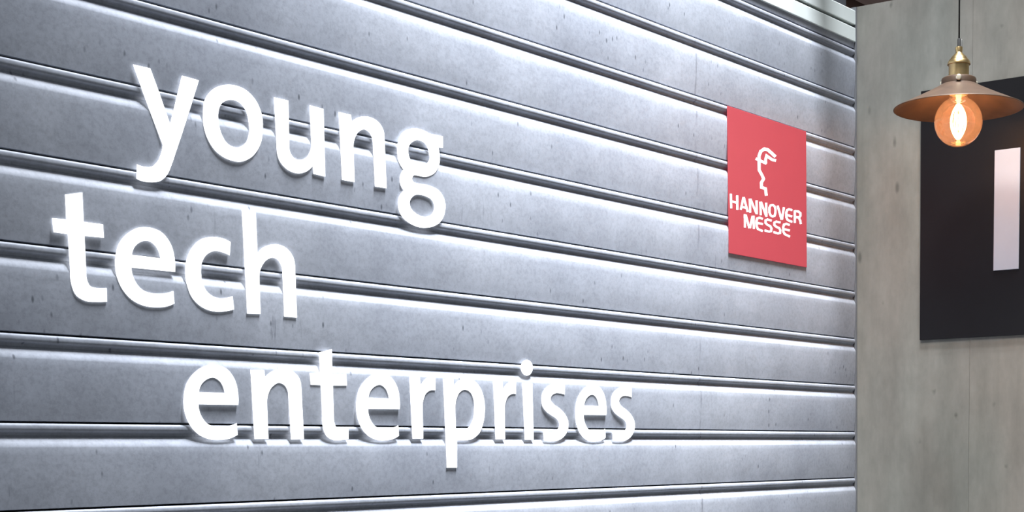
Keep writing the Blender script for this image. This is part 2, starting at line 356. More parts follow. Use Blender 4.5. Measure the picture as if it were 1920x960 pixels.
# ------------------------------------------------------------------ outlines of the lettering on the shutter (metres, x along the wall, z above eye height)
GLYPHS = {
  'y': [[(-0.0049,0.0917),(0.0199,0.0918),(0.0303,0.0661),(0.0446,0.0279),(0.0599,0.0714),(0.0674,0.0919),(0.0931,0.0910),(0.0774,0.0543),(0.0619,0.0192),(0.0598,0.0146),(0.0577,0.0100),(0.0556,0.0054),(0.0535,0.0008),(0.0514,-0.0037),(0.0497,-0.0074),(0.0481,-0.0111),(0.0465,-0.0147),(0.0448,-0.0184),(0.0430,-0.0220),(0.0415,-0.0250),(0.0400,-0.0281),(0.0383,-0.0311),(0.0365,-0.0340),(0.0343,-0.0367),(0.0325,-0.0385),(0.0305,-0.0404),(0.0284,-0.0421),(0.0262,-0.0437),(0.0239,-0.0450),(0.0215,-0.0461),(0.0189,-0.0469),(0.0162,-0.0475),(0.0135,-0.0480),(0.0108,-0.0484),(0.0082,-0.0487),(0.0056,-0.0490),(0.0031,-0.0491),(0.0005,-0.0491),(-0.0019,-0.0489),(-0.0038,-0.0487),(-0.0056,-0.0484),(-0.0074,-0.0480),(-0.0091,-0.0475),(-0.0108,-0.0469),(-0.0088,-0.0291),(-0.0068,-0.0297),(-0.0048,-0.0301),(-0.0027,-0.0304),(-0.0005,-0.0306),(0.0016,-0.0306),(0.0040,-0.0305),(0.0064,-0.0303),(0.0088,-0.0300),(0.0112,-0.0294),(0.0134,-0.0286),(0.0155,-0.0274),(0.0175,-0.0259),(0.0193,-0.0241),(0.0210,-0.0223),(0.0226,-0.0205),(0.0241,-0.0185),(0.0253,-0.0164),(0.0264,-0.0143),(0.0274,-0.0121),(0.0283,-0.0099),(0.0291,-0.0079),(0.0299,-0.0058),(0.0305,-0.0038),(0.0310,-0.0017),(0.0315,0.0004),(0.0101,0.0523)]],
  'o': [[(-0.0052,0.0495),(-0.0047,0.0537),(-0.0041,0.0579),(-0.0032,0.0622),(-0.0017,0.0664),(0.0004,0.0704),(0.0028,0.0738),(0.0057,0.0771),(0.0090,0.0804),(0.0126,0.0834),(0.0164,0.0860),(0.0203,0.0882),(0.0245,0.0901),(0.0289,0.0918),(0.0334,0.0931),(0.0378,0.0941),(0.0426,0.0949),(0.0475,0.0953),(0.0523,0.0953),(0.0570,0.0949),(0.0613,0.0942),(0.0659,0.0930),(0.0701,0.0912),(0.0741,0.0890),(0.0778,0.0865),(0.0810,0.0838),(0.0836,0.0810),(0.0859,0.0779),(0.0879,0.0746),(0.0895,0.0712),(0.0908,0.0677),(0.0919,0.0631),(0.0925,0.0583),(0.0926,0.0533),(0.0922,0.0483),(0.0915,0.0433),(0.0908,0.0393),(0.0899,0.0353),(0.0888,0.0312),(0.0872,0.0272),(0.0852,0.0234),(0.0828,0.0196),(0.0800,0.0159),(0.0768,0.0123),(0.0733,0.0089),(0.0695,0.0059),(0.0663,0.0039),(0.0628,0.0020),(0.0593,0.0002),(0.0556,-0.0012),(0.0521,-0.0023),(0.0480,-0.0030),(0.0439,-0.0033),(0.0398,-0.0032),(0.0358,-0.0029),(0.0320,-0.0024),(0.0271,-0.0014),(0.0225,0.0000),(0.0181,0.0018),(0.0141,0.0040),(0.0105,0.0064),(0.0076,0.0089),(0.0051,0.0117),(0.0028,0.0147),(0.0008,0.0178),(-0.0010,0.0211),(-0.0023,0.0240),(-0.0034,0.0271),(-0.0043,0.0302),(-0.0050,0.0335),(-0.0055,0.0367),(-0.0057,0.0392),(-0.0057,0.0418),(-0.0057,0.0443),(-0.0055,0.0469)], [(0.0194,0.0555),(0.0202,0.0582),(0.0212,0.0610),(0.0225,0.0637),(0.0241,0.0663),(0.0262,0.0686),(0.0283,0.0702),(0.0307,0.0717),(0.0334,0.0730),(0.0361,0.0742),(0.0387,0.0750),(0.0416,0.0756),(0.0445,0.0759),(0.0475,0.0759),(0.0503,0.0756),(0.0529,0.0751),(0.0556,0.0741),(0.0582,0.0727),(0.0604,0.0709),(0.0624,0.0689),(0.0642,0.0668),(0.0658,0.0642),(0.0669,0.0613),(0.0677,0.0582),(0.0682,0.0550),(0.0686,0.0517),(0.0689,0.0486),(0.0691,0.0454),(0.0691,0.0422),(0.0687,0.0390),(0.0679,0.0357),(0.0671,0.0330),(0.0660,0.0302),(0.0647,0.0274),(0.0631,0.0248),(0.0610,0.0225),(0.0587,0.0206),(0.0561,0.0189),(0.0532,0.0174),(0.0502,0.0161),(0.0474,0.0153),(0.0445,0.0150),(0.0415,0.0150),(0.0386,0.0154),(0.0358,0.0160),(0.0334,0.0169),(0.0308,0.0183),(0.0286,0.0201),(0.0267,0.0222),(0.0251,0.0245),(0.0236,0.0268),(0.0222,0.0294),(0.0212,0.0321),(0.0204,0.0350),(0.0197,0.0379),(0.0193,0.0408),(0.0189,0.0437),(0.0186,0.0466),(0.0186,0.0495),(0.0188,0.0525)]],
  'u': [[(-0.0059,0.0917),(0.0187,0.0918),(0.0162,0.0310),(0.0160,0.0288),(0.0162,0.0267),(0.0166,0.0246),(0.0173,0.0227),(0.0182,0.0209),(0.0192,0.0196),(0.0203,0.0184),(0.0217,0.0173),(0.0231,0.0163),(0.0248,0.0156),(0.0262,0.0152),(0.0278,0.0149),(0.0296,0.0147),(0.0313,0.0146),(0.0330,0.0147),(0.0356,0.0152),(0.0384,0.0160),(0.0411,0.0171),(0.0436,0.0184),(0.0459,0.0198),(0.0480,0.0216),(0.0498,0.0236),(0.0514,0.0259),(0.0528,0.0282),(0.0539,0.0304),(0.0548,0.0326),(0.0555,0.0348),(0.0560,0.0370),(0.0562,0.0392),(0.0563,0.0413),(0.0569,0.0922),(0.0818,0.0915),(0.0791,-0.0013),(0.0575,-0.0003),(0.0571,0.0109),(0.0555,0.0090),(0.0537,0.0073),(0.0517,0.0056),(0.0497,0.0040),(0.0475,0.0025),(0.0446,0.0009),(0.0415,-0.0005),(0.0382,-0.0018),(0.0350,-0.0028),(0.0318,-0.0035),(0.0281,-0.0039),(0.0244,-0.0039),(0.0207,-0.0036),(0.0172,-0.0030),(0.0139,-0.0022),(0.0105,-0.0010),(0.0073,0.0006),(0.0044,0.0024),(0.0018,0.0045),(-0.0004,0.0067),(-0.0025,0.0096),(-0.0041,0.0128),(-0.0052,0.0162),(-0.0058,0.0198),(-0.0060,0.0234)]],
  'n': [[(-0.0063,0.0922),(0.0170,0.0923),(0.0173,0.0822),(0.0194,0.0841),(0.0217,0.0859),(0.0242,0.0876),(0.0268,0.0891),(0.0295,0.0905),(0.0324,0.0917),(0.0354,0.0927),(0.0386,0.0936),(0.0418,0.0943),(0.0448,0.0948),(0.0486,0.0952),(0.0525,0.0953),(0.0562,0.0951),(0.0598,0.0946),(0.0631,0.0939),(0.0663,0.0929),(0.0693,0.0915),(0.0721,0.0898),(0.0745,0.0879),(0.0765,0.0858),(0.0782,0.0835),(0.0795,0.0809),(0.0804,0.0781),(0.0809,0.0751),(0.0810,0.0722),(0.0809,-0.0017),(0.0578,-0.0021),(0.0572,0.0574),(0.0574,0.0594),(0.0573,0.0614),(0.0571,0.0634),(0.0566,0.0653),(0.0559,0.0671),(0.0552,0.0686),(0.0542,0.0701),(0.0531,0.0716),(0.0518,0.0728),(0.0502,0.0738),(0.0486,0.0746),(0.0467,0.0753),(0.0447,0.0758),(0.0427,0.0761),(0.0406,0.0760),(0.0384,0.0755),(0.0361,0.0745),(0.0338,0.0733),(0.0317,0.0719),(0.0297,0.0706),(0.0275,0.0686),(0.0257,0.0665),(0.0241,0.0642),(0.0227,0.0618),(0.0215,0.0595),(0.0205,0.0570),(0.0196,0.0545),(0.0191,0.0520),(0.0187,0.0495),(0.0186,0.0471),(0.0177,-0.0013),(-0.0061,-0.0015)]],
  'g': [[(0.0920,0.0922),(0.0911,0.0750),(0.0808,0.0738),(0.0815,0.0719),(0.0822,0.0699),(0.0827,0.0679),(0.0830,0.0659),(0.0833,0.0638),(0.0835,0.0611),(0.0835,0.0583),(0.0833,0.0554),(0.0827,0.0526),(0.0818,0.0497),(0.0803,0.0465),(0.0784,0.0431),(0.0761,0.0399),(0.0733,0.0369),(0.0701,0.0342),(0.0667,0.0321),(0.0628,0.0302),(0.0587,0.0285),(0.0544,0.0271),(0.0503,0.0261),(0.0470,0.0257),(0.0437,0.0256),(0.0403,0.0256),(0.0370,0.0257),(0.0337,0.0257),(0.0322,0.0257),(0.0307,0.0256),(0.0292,0.0256),(0.0277,0.0256),(0.0262,0.0255),(0.0249,0.0244),(0.0237,0.0232),(0.0228,0.0219),(0.0222,0.0207),(0.0219,0.0195),(0.0220,0.0185),(0.0224,0.0174),(0.0231,0.0165),(0.0239,0.0156),(0.0249,0.0149),(0.0264,0.0143),(0.0283,0.0141),(0.0304,0.0140),(0.0326,0.0140),(0.0347,0.0139),(0.0392,0.0138),(0.0439,0.0140),(0.0487,0.0142),(0.0534,0.0143),(0.0579,0.0141),(0.0622,0.0136),(0.0664,0.0130),(0.0706,0.0122),(0.0744,0.0112),(0.0779,0.0098),(0.0811,0.0079),(0.0840,0.0056),(0.0865,0.0030),(0.0886,0.0003),(0.0902,-0.0026),(0.0911,-0.0054),(0.0917,-0.0084),(0.0918,-0.0115),(0.0916,-0.0146),(0.0910,-0.0177),(0.0898,-0.0219),(0.0880,-0.0262),(0.0855,-0.0304),(0.0824,-0.0344),(0.0786,-0.0379),(0.0751,-0.0403),(0.0711,-0.0425),(0.0667,-0.0445),(0.0622,-0.0463),(0.0578,-0.0477),(0.0538,-0.0487),(0.0497,-0.0495),(0.0456,-0.0501),(0.0415,-0.0505),(0.0375,-0.0507),(0.0327,-0.0506),(0.0280,-0.0502),(0.0233,-0.0496),(0.0189,-0.0487),(0.0147,-0.0475),(0.0103,-0.0460),(0.0061,-0.0442),(0.0021,-0.0422),(-0.0013,-0.0398),(-0.0041,-0.0372),(-0.0060,-0.0347),(-0.0075,-0.0320),(-0.0087,-0.0291),(-0.0094,-0.0261),(-0.0097,-0.0231),(-0.0096,-0.0204),(-0.0092,-0.0175),(-0.0084,-0.0146),(-0.0073,-0.0118),(-0.0057,-0.0091),(-0.0042,-0.0072),(-0.0024,-0.0052),(-0.0005,-0.0034),(0.0016,-0.0016),(0.0039,0.0001),(0.0020,0.0014),(0.0004,0.0030),(-0.0010,0.0046),(-0.0022,0.0064),(-0.0030,0.0082),(-0.0036,0.0101),(-0.0038,0.0121),(-0.0038,0.0142),(-0.0035,0.0163),(-0.0031,0.0183),(-0.0022,0.0208),(-0.0009,0.0234),(0.0007,0.0259),(0.0026,0.0283),(0.0047,0.0307),(0.0025,0.0324),(0.0004,0.0343),(-0.0014,0.0363),(-0.0030,0.0384),(-0.0043,0.0407),(-0.0053,0.0431),(-0.0060,0.0457),(-0.0064,0.0483),(-0.0067,0.0510),(-0.0067,0.0538),(-0.0066,0.0569),(-0.0063,0.0602),(-0.0057,0.0634),(-0.0048,0.0667),(-0.0035,0.0699),(-0.0019,0.0731),(-0.0000,0.0764),(0.0022,0.0796),(0.0049,0.0826),(0.0079,0.0852),(0.0113,0.0873),(0.0152,0.0893),(0.0194,0.0910),(0.0236,0.0925),(0.0278,0.0936),(0.0314,0.0942),(0.0351,0.0946),(0.0388,0.0948),(0.0424,0.0948),(0.0459,0.0947),(0.0497,0.0944),(0.0534,0.0939),(0.0571,0.0933),(0.0606,0.0924),(0.0640,0.0914)], [(0.0165,0.0550),(0.0162,0.0575),(0.0162,0.0601),(0.0166,0.0628),(0.0174,0.0654),(0.0189,0.0678),(0.0212,0.0702),(0.0242,0.0726),(0.0278,0.0748),(0.0315,0.0766),(0.0351,0.0778),(0.0384,0.0782),(0.0419,0.0782),(0.0454,0.0779),(0.0487,0.0772),(0.0515,0.0762),(0.0542,0.0745),(0.0563,0.0722),(0.0580,0.0696),(0.0592,0.0667),(0.0601,0.0638),(0.0606,0.0616),(0.0611,0.0593),(0.0612,0.0569),(0.0609,0.0546),(0.0601,0.0523),(0.0589,0.0505),(0.0573,0.0486),(0.0555,0.0467),(0.0535,0.0451),(0.0513,0.0437),(0.0487,0.0426),(0.0458,0.0417),(0.0427,0.0411),(0.0397,0.0407),(0.0369,0.0405),(0.0334,0.0407),(0.0301,0.0413),(0.0269,0.0422),(0.0241,0.0434),(0.0217,0.0449),(0.0200,0.0465),(0.0187,0.0484),(0.0177,0.0506),(0.0169,0.0528)], [(0.0150,-0.0144),(0.0162,-0.0122),(0.0180,-0.0100),(0.0203,-0.0078),(0.0228,-0.0059),(0.0254,-0.0044),(0.0292,-0.0030),(0.0335,-0.0023),(0.0381,-0.0020),(0.0427,-0.0020),(0.0470,-0.0023),(0.0506,-0.0028),(0.0544,-0.0034),(0.0579,-0.0043),(0.0610,-0.0056),(0.0634,-0.0072),(0.0650,-0.0090),(0.0663,-0.0111),(0.0671,-0.0135),(0.0674,-0.0159),(0.0672,-0.0183),(0.0664,-0.0207),(0.0651,-0.0232),(0.0633,-0.0257),(0.0612,-0.0279),(0.0588,-0.0297),(0.0562,-0.0310),(0.0531,-0.0321),(0.0499,-0.0329),(0.0466,-0.0335),(0.0435,-0.0338),(0.0396,-0.0339),(0.0358,-0.0334),(0.0321,-0.0326),(0.0287,-0.0315),(0.0255,-0.0302),(0.0233,-0.0291),(0.0211,-0.0279),(0.0191,-0.0265),(0.0174,-0.0250),(0.0161,-0.0234),(0.0153,-0.0217),(0.0148,-0.0200),(0.0145,-0.0181),(0.0146,-0.0162)]],
  't': [[(-0.0046,0.1218),(0.0188,0.1273),(0.0177,0.0925),(0.0443,0.0925),(0.0445,0.0765),(0.0175,0.0757),(0.0164,0.0305),(0.0163,0.0287),(0.0162,0.0270),(0.0164,0.0252),(0.0167,0.0235),(0.0171,0.0219),(0.0176,0.0207),(0.0182,0.0194),(0.0188,0.0181),(0.0196,0.0170),(0.0206,0.0162),(0.0219,0.0155),(0.0234,0.0151),(0.0251,0.0149),(0.0268,0.0147),(0.0285,0.0145),(0.0313,0.0144),(0.0343,0.0144),(0.0373,0.0147),(0.0403,0.0151),(0.0433,0.0157),(0.0427,-0.0008),(0.0400,-0.0012),(0.0373,-0.0016),(0.0345,-0.0019),(0.0318,-0.0021),(0.0291,-0.0023),(0.0259,-0.0025),(0.0226,-0.0027),(0.0193,-0.0028),(0.0162,-0.0027),(0.0132,-0.0023),(0.0105,-0.0016),(0.0078,-0.0007),(0.0052,0.0005),(0.0029,0.0018),(0.0009,0.0034),(-0.0009,0.0055),(-0.0023,0.0081),(-0.0034,0.0109),(-0.0042,0.0138),(-0.0049,0.0167),(-0.0054,0.0196),(-0.0057,0.0227),(-0.0057,0.0258),(-0.0055,0.0289),(-0.0052,0.0320),(-0.0049,0.0755),(-0.0236,0.0757),(-0.0242,0.0919),(-0.0054,0.0928)]],
  'e': [[(0.0386,0.0443),(0.0390,0.0475),(0.0394,0.0507),(0.0395,0.0539),(0.0395,0.0571),(0.0393,0.0602),(0.0389,0.0643),(0.0383,0.0684),(0.0373,0.0723),(0.0360,0.0761),(0.0342,0.0797),(0.0323,0.0827),(0.0299,0.0856),(0.0273,0.0884),(0.0244,0.0908),(0.0211,0.0927),(0.0181,0.0939),(0.0148,0.0948),(0.0113,0.0955),(0.0078,0.0960),(0.0042,0.0962),(0.0013,0.0962),(-0.0017,0.0960),(-0.0048,0.0957),(-0.0078,0.0952),(-0.0107,0.0945),(-0.0144,0.0933),(-0.0180,0.0917),(-0.0216,0.0898),(-0.0249,0.0877),(-0.0281,0.0855),(-0.0312,0.0831),(-0.0342,0.0805),(-0.0369,0.0777),(-0.0394,0.0747),(-0.0416,0.0718),(-0.0434,0.0687),(-0.0449,0.0654),(-0.0461,0.0620),(-0.0471,0.0587),(-0.0480,0.0553),(-0.0488,0.0511),(-0.0493,0.0468),(-0.0494,0.0425),(-0.0492,0.0383),(-0.0486,0.0342),(-0.0478,0.0306),(-0.0467,0.0271),(-0.0453,0.0236),(-0.0437,0.0203),(-0.0418,0.0172),(-0.0396,0.0142),(-0.0371,0.0113),(-0.0344,0.0086),(-0.0315,0.0062),(-0.0283,0.0040),(-0.0253,0.0025),(-0.0222,0.0011),(-0.0188,-0.0001),(-0.0154,-0.0011),(-0.0119,-0.0019),(-0.0082,-0.0025),(-0.0044,-0.0028),(-0.0005,-0.0030),(0.0034,-0.0029),(0.0073,-0.0027),(0.0104,-0.0025),(0.0135,-0.0022),(0.0166,-0.0018),(0.0196,-0.0013),(0.0227,-0.0005),(0.0251,0.0002),(0.0275,0.0010),(0.0300,0.0020),(0.0323,0.0030),(0.0347,0.0042),(0.0341,0.0197),(0.0316,0.0188),(0.0292,0.0179),(0.0267,0.0172),(0.0242,0.0165),(0.0217,0.0159),(0.0182,0.0153),(0.0147,0.0147),(0.0112,0.0144),(0.0077,0.0142),(0.0043,0.0142),(0.0008,0.0145),(-0.0028,0.0149),(-0.0063,0.0155),(-0.0095,0.0165),(-0.0125,0.0178),(-0.0149,0.0193),(-0.0170,0.0211),(-0.0190,0.0232),(-0.0207,0.0254),(-0.0222,0.0277),(-0.0237,0.0306),(-0.0249,0.0337),(-0.0257,0.0370),(-0.0261,0.0404),(-0.0262,0.0438)], [(-0.0243,0.0598),(-0.0237,0.0620),(-0.0229,0.0643),(-0.0218,0.0665),(-0.0204,0.0687),(-0.0189,0.0706),(-0.0171,0.0724),(-0.0150,0.0741),(-0.0127,0.0756),(-0.0102,0.0769),(-0.0078,0.0780),(-0.0061,0.0785),(-0.0044,0.0789),(-0.0026,0.0792),(-0.0008,0.0794),(0.0008,0.0794),(0.0031,0.0790),(0.0054,0.0783),(0.0075,0.0772),(0.0094,0.0759),(0.0111,0.0746),(0.0124,0.0733),(0.0134,0.0718),(0.0144,0.0702),(0.0152,0.0686),(0.0159,0.0670),(0.0164,0.0655),(0.0168,0.0641),(0.0171,0.0626),(0.0174,0.0611),(0.0175,0.0596)]],
  'c': [[(0.0704,0.0915),(0.0676,0.0738),(0.0654,0.0746),(0.0632,0.0752),(0.0609,0.0758),(0.0586,0.0763),(0.0563,0.0767),(0.0538,0.0770),(0.0512,0.0773),(0.0486,0.0775),(0.0460,0.0775),(0.0434,0.0771),(0.0406,0.0764),(0.0378,0.0754),(0.0351,0.0741),(0.0325,0.0726),(0.0302,0.0710),(0.0284,0.0694),(0.0267,0.0676),(0.0253,0.0657),(0.0239,0.0637),(0.0228,0.0617),(0.0216,0.0590),(0.0207,0.0563),(0.0202,0.0534),(0.0199,0.0506),(0.0197,0.0478),(0.0196,0.0450),(0.0197,0.0422),(0.0199,0.0395),(0.0204,0.0368),(0.0212,0.0342),(0.0222,0.0315),(0.0234,0.0289),(0.0248,0.0263),(0.0266,0.0240),(0.0287,0.0219),(0.0308,0.0205),(0.0331,0.0192),(0.0357,0.0180),(0.0384,0.0171),(0.0411,0.0165),(0.0436,0.0162),(0.0461,0.0161),(0.0488,0.0161),(0.0514,0.0163),(0.0541,0.0166),(0.0570,0.0171),(0.0599,0.0177),(0.0628,0.0184),(0.0657,0.0193),(0.0685,0.0203),(0.0697,0.0032),(0.0672,0.0025),(0.0647,0.0018),(0.0622,0.0012),(0.0597,0.0006),(0.0572,0.0001),(0.0537,-0.0006),(0.0502,-0.0011),(0.0467,-0.0015),(0.0432,-0.0018),(0.0398,-0.0018),(0.0354,-0.0016),(0.0310,-0.0011),(0.0267,-0.0003),(0.0226,0.0009),(0.0188,0.0023),(0.0154,0.0039),(0.0121,0.0059),(0.0090,0.0081),(0.0063,0.0106),(0.0039,0.0132),(0.0019,0.0160),(0.0002,0.0190),(-0.0011,0.0222),(-0.0023,0.0255),(-0.0032,0.0288),(-0.0040,0.0317),(-0.0045,0.0347),(-0.0049,0.0377),(-0.0052,0.0408),(-0.0052,0.0439),(-0.0050,0.0473),(-0.0046,0.0508),(-0.0039,0.0542),(-0.0030,0.0577),(-0.0018,0.0611),(-0.0004,0.0644),(0.0012,0.0678),(0.0031,0.0711),(0.0052,0.0743),(0.0077,0.0773),(0.0103,0.0801),(0.0132,0.0829),(0.0163,0.0856),(0.0197,0.0879),(0.0232,0.0899),(0.0264,0.0913),(0.0298,0.0925),(0.0334,0.0934),(0.0369,0.0941),(0.0404,0.0947),(0.0435,0.0950),(0.0465,0.0953),(0.0495,0.0953),(0.0525,0.0953),(0.0555,0.0951),(0.0586,0.0947),(0.0616,0.0941),(0.0646,0.0934),(0.0676,0.0925)]],
  'h': [[(-0.0056,0.1362),(0.0174,0.1367),(0.0166,0.0802),(0.0181,0.0821),(0.0198,0.0840),(0.0217,0.0858),(0.0237,0.0875),(0.0258,0.0891),(0.0280,0.0903),(0.0303,0.0915),(0.0327,0.0925),(0.0352,0.0934),(0.0376,0.0942),(0.0399,0.0948),(0.0423,0.0953),(0.0446,0.0958),(0.0470,0.0961),(0.0493,0.0963),(0.0527,0.0963),(0.0561,0.0961),(0.0594,0.0957),(0.0626,0.0950),(0.0654,0.0940),(0.0681,0.0927),(0.0706,0.0911),(0.0729,0.0893),(0.0749,0.0873),(0.0766,0.0852),(0.0782,0.0827),(0.0795,0.0800),(0.0804,0.0771),(0.0809,0.0741),(0.0811,0.0711),(0.0799,-0.0006),(0.0573,-0.0004),(0.0583,0.0581),(0.0584,0.0608),(0.0582,0.0634),(0.0577,0.0659),(0.0568,0.0683),(0.0557,0.0705),(0.0548,0.0718),(0.0539,0.0731),(0.0528,0.0744),(0.0516,0.0754),(0.0502,0.0763),(0.0488,0.0769),(0.0473,0.0774),(0.0456,0.0777),(0.0439,0.0779),(0.0422,0.0779),(0.0401,0.0775),(0.0379,0.0768),(0.0357,0.0759),(0.0335,0.0748),(0.0316,0.0736),(0.0292,0.0719),(0.0270,0.0698),(0.0250,0.0676),(0.0232,0.0652),(0.0217,0.0629),(0.0203,0.0603),(0.0192,0.0576),(0.0184,0.0548),(0.0178,0.0520),(0.0176,0.0492),(0.0160,0.0000),(-0.0064,-0.0009)]],
  'r': [[(-0.0067,0.0936),(0.0155,0.0937),(0.0159,0.0789),(0.0170,0.0808),(0.0182,0.0826),(0.0197,0.0843),(0.0213,0.0860),(0.0231,0.0876),(0.0248,0.0889),(0.0267,0.0902),(0.0287,0.0914),(0.0309,0.0924),(0.0330,0.0933),(0.0360,0.0942),(0.0391,0.0948),(0.0424,0.0952),(0.0457,0.0953),(0.0489,0.0952),(0.0478,0.0747),(0.0458,0.0749),(0.0439,0.0750),(0.0419,0.0749),(0.0399,0.0748),(0.0380,0.0744),(0.0359,0.0739),(0.0337,0.0731),(0.0317,0.0721),(0.0298,0.0711),(0.0281,0.0699),(0.0263,0.0683),(0.0248,0.0665),(0.0236,0.0645),(0.0225,0.0625),(0.0215,0.0605),(0.0205,0.0581),(0.0197,0.0558),(0.0191,0.0533),(0.0187,0.0509),(0.0184,0.0485),(0.0173,0.0001),(-0.0058,0.0000)]],
  'p': [[(-0.0070,0.0931),(0.0154,0.0938),(0.0154,0.0816),(0.0170,0.0836),(0.0189,0.0856),(0.0210,0.0874),(0.0233,0.0891),(0.0258,0.0906),(0.0289,0.0920),(0.0322,0.0932),(0.0357,0.0942),(0.0393,0.0949),(0.0429,0.0953),(0.0466,0.0955),(0.0504,0.0954),(0.0543,0.0950),(0.0579,0.0943),(0.0613,0.0934),(0.0649,0.0919),(0.0682,0.0900),(0.0712,0.0877),(0.0739,0.0852),(0.0764,0.0827),(0.0789,0.0795),(0.0809,0.0760),(0.0825,0.0724),(0.0838,0.0686),(0.0849,0.0649),(0.0856,0.0615),(0.0861,0.0581),(0.0863,0.0547),(0.0863,0.0513),(0.0862,0.0478),(0.0858,0.0435),(0.0852,0.0392),(0.0842,0.0349),(0.0830,0.0306),(0.0813,0.0264),(0.0796,0.0226),(0.0777,0.0187),(0.0754,0.0149),(0.0727,0.0113),(0.0693,0.0082),(0.0663,0.0061),(0.0629,0.0041),(0.0593,0.0023),(0.0555,0.0008),(0.0517,-0.0004),(0.0478,-0.0011),(0.0438,-0.0016),(0.0397,-0.0018),(0.0356,-0.0018),(0.0315,-0.0019),(0.0289,-0.0019),(0.0264,-0.0018),(0.0238,-0.0017),(0.0212,-0.0016),(0.0187,-0.0015),(0.0163,-0.0450),(-0.0066,-0.0447)], [(0.0175,0.0487),(0.0177,0.0517),(0.0182,0.0547),(0.0189,0.0577),(0.0200,0.0606),(0.0213,0.0634),(0.0225,0.0657),(0.0239,0.0680),(0.0254,0.0702),(0.0272,0.0723),(0.0295,0.0740),(0.0314,0.0751),(0.0335,0.0762),(0.0358,0.0771),(0.0382,0.0778),(0.0404,0.0781),(0.0429,0.0781),(0.0455,0.0777),(0.0481,0.0770),(0.0505,0.0761),(0.0526,0.0751),(0.0549,0.0734),(0.0567,0.0714),(0.0582,0.0691),(0.0594,0.0667),(0.0604,0.0643),(0.0613,0.0611),(0.0617,0.0577),(0.0617,0.0543),(0.0614,0.0508),(0.0610,0.0474),(0.0607,0.0437),(0.0601,0.0400),(0.0594,0.0364),(0.0581,0.0328),(0.0564,0.0293),(0.0546,0.0267),(0.0527,0.0240),(0.0505,0.0215),(0.0479,0.0193),(0.0449,0.0176),(0.0424,0.0168),(0.0396,0.0162),(0.0367,0.0158),(0.0338,0.0155),(0.0309,0.0154),(0.0280,0.0154),(0.0251,0.0155),(0.0222,0.0158),(0.0194,0.0162),(0.0167,0.0168)]],
  'i': [[(-0.0077,0.0931),(0.0174,0.0935),(0.0167,-0.0004),(-0.0058,-0.0004)], [(0.0199,0.1194),(0.0198,0.1180),(0.0195,0.1167),(0.0191,0.1153),(0.0184,0.1140),(0.0176,0.1128),(0.0168,0.1117),(0.0157,0.1106),(0.0146,0.1096),(0.0133,0.1086),(0.0119,0.1078),(0.0105,0.1072),(0.0090,0.1067),(0.0075,0.1063),(0.0059,0.1060),(0.0043,0.1058),(0.0028,0.1058),(0.0013,0.1060),(-0.0003,0.1064),(-0.0017,0.1068),(-0.0030,0.1073),(-0.0043,0.1080),(-0.0055,0.1088),(-0.0065,0.1098),(-0.0074,0.1108),(-0.0082,0.1118),(-0.0089,0.1130),(-0.0094,0.1143),(-0.0097,0.1156),(-0.0099,0.1169),(-0.0099,0.1182),(-0.0097,0.1195),(-0.0094,0.1209),(-0.0090,0.1222),(-0.0084,0.1235),(-0.0076,0.1247),(-0.0067,0.1258),(-0.0057,0.1269),(-0.0046,0.1279),(-0.0033,0.1289),(-0.0019,0.1297),(-0.0006,0.1303),(0.0009,0.1308),(0.0025,0.1313),(0.0041,0.1316),(0.0056,0.1317),(0.0071,0.1317),(0.0087,0.1315),(0.0102,0.1312),(0.0117,0.1308),(0.0130,0.1303),(0.0143,0.1296),(0.0155,0.1288),(0.0166,0.1278),(0.0175,0.1268),(0.0182,0.1258),(0.0189,0.1246),(0.0194,0.1233),(0.0198,0.1220),(0.0199,0.1207)]],
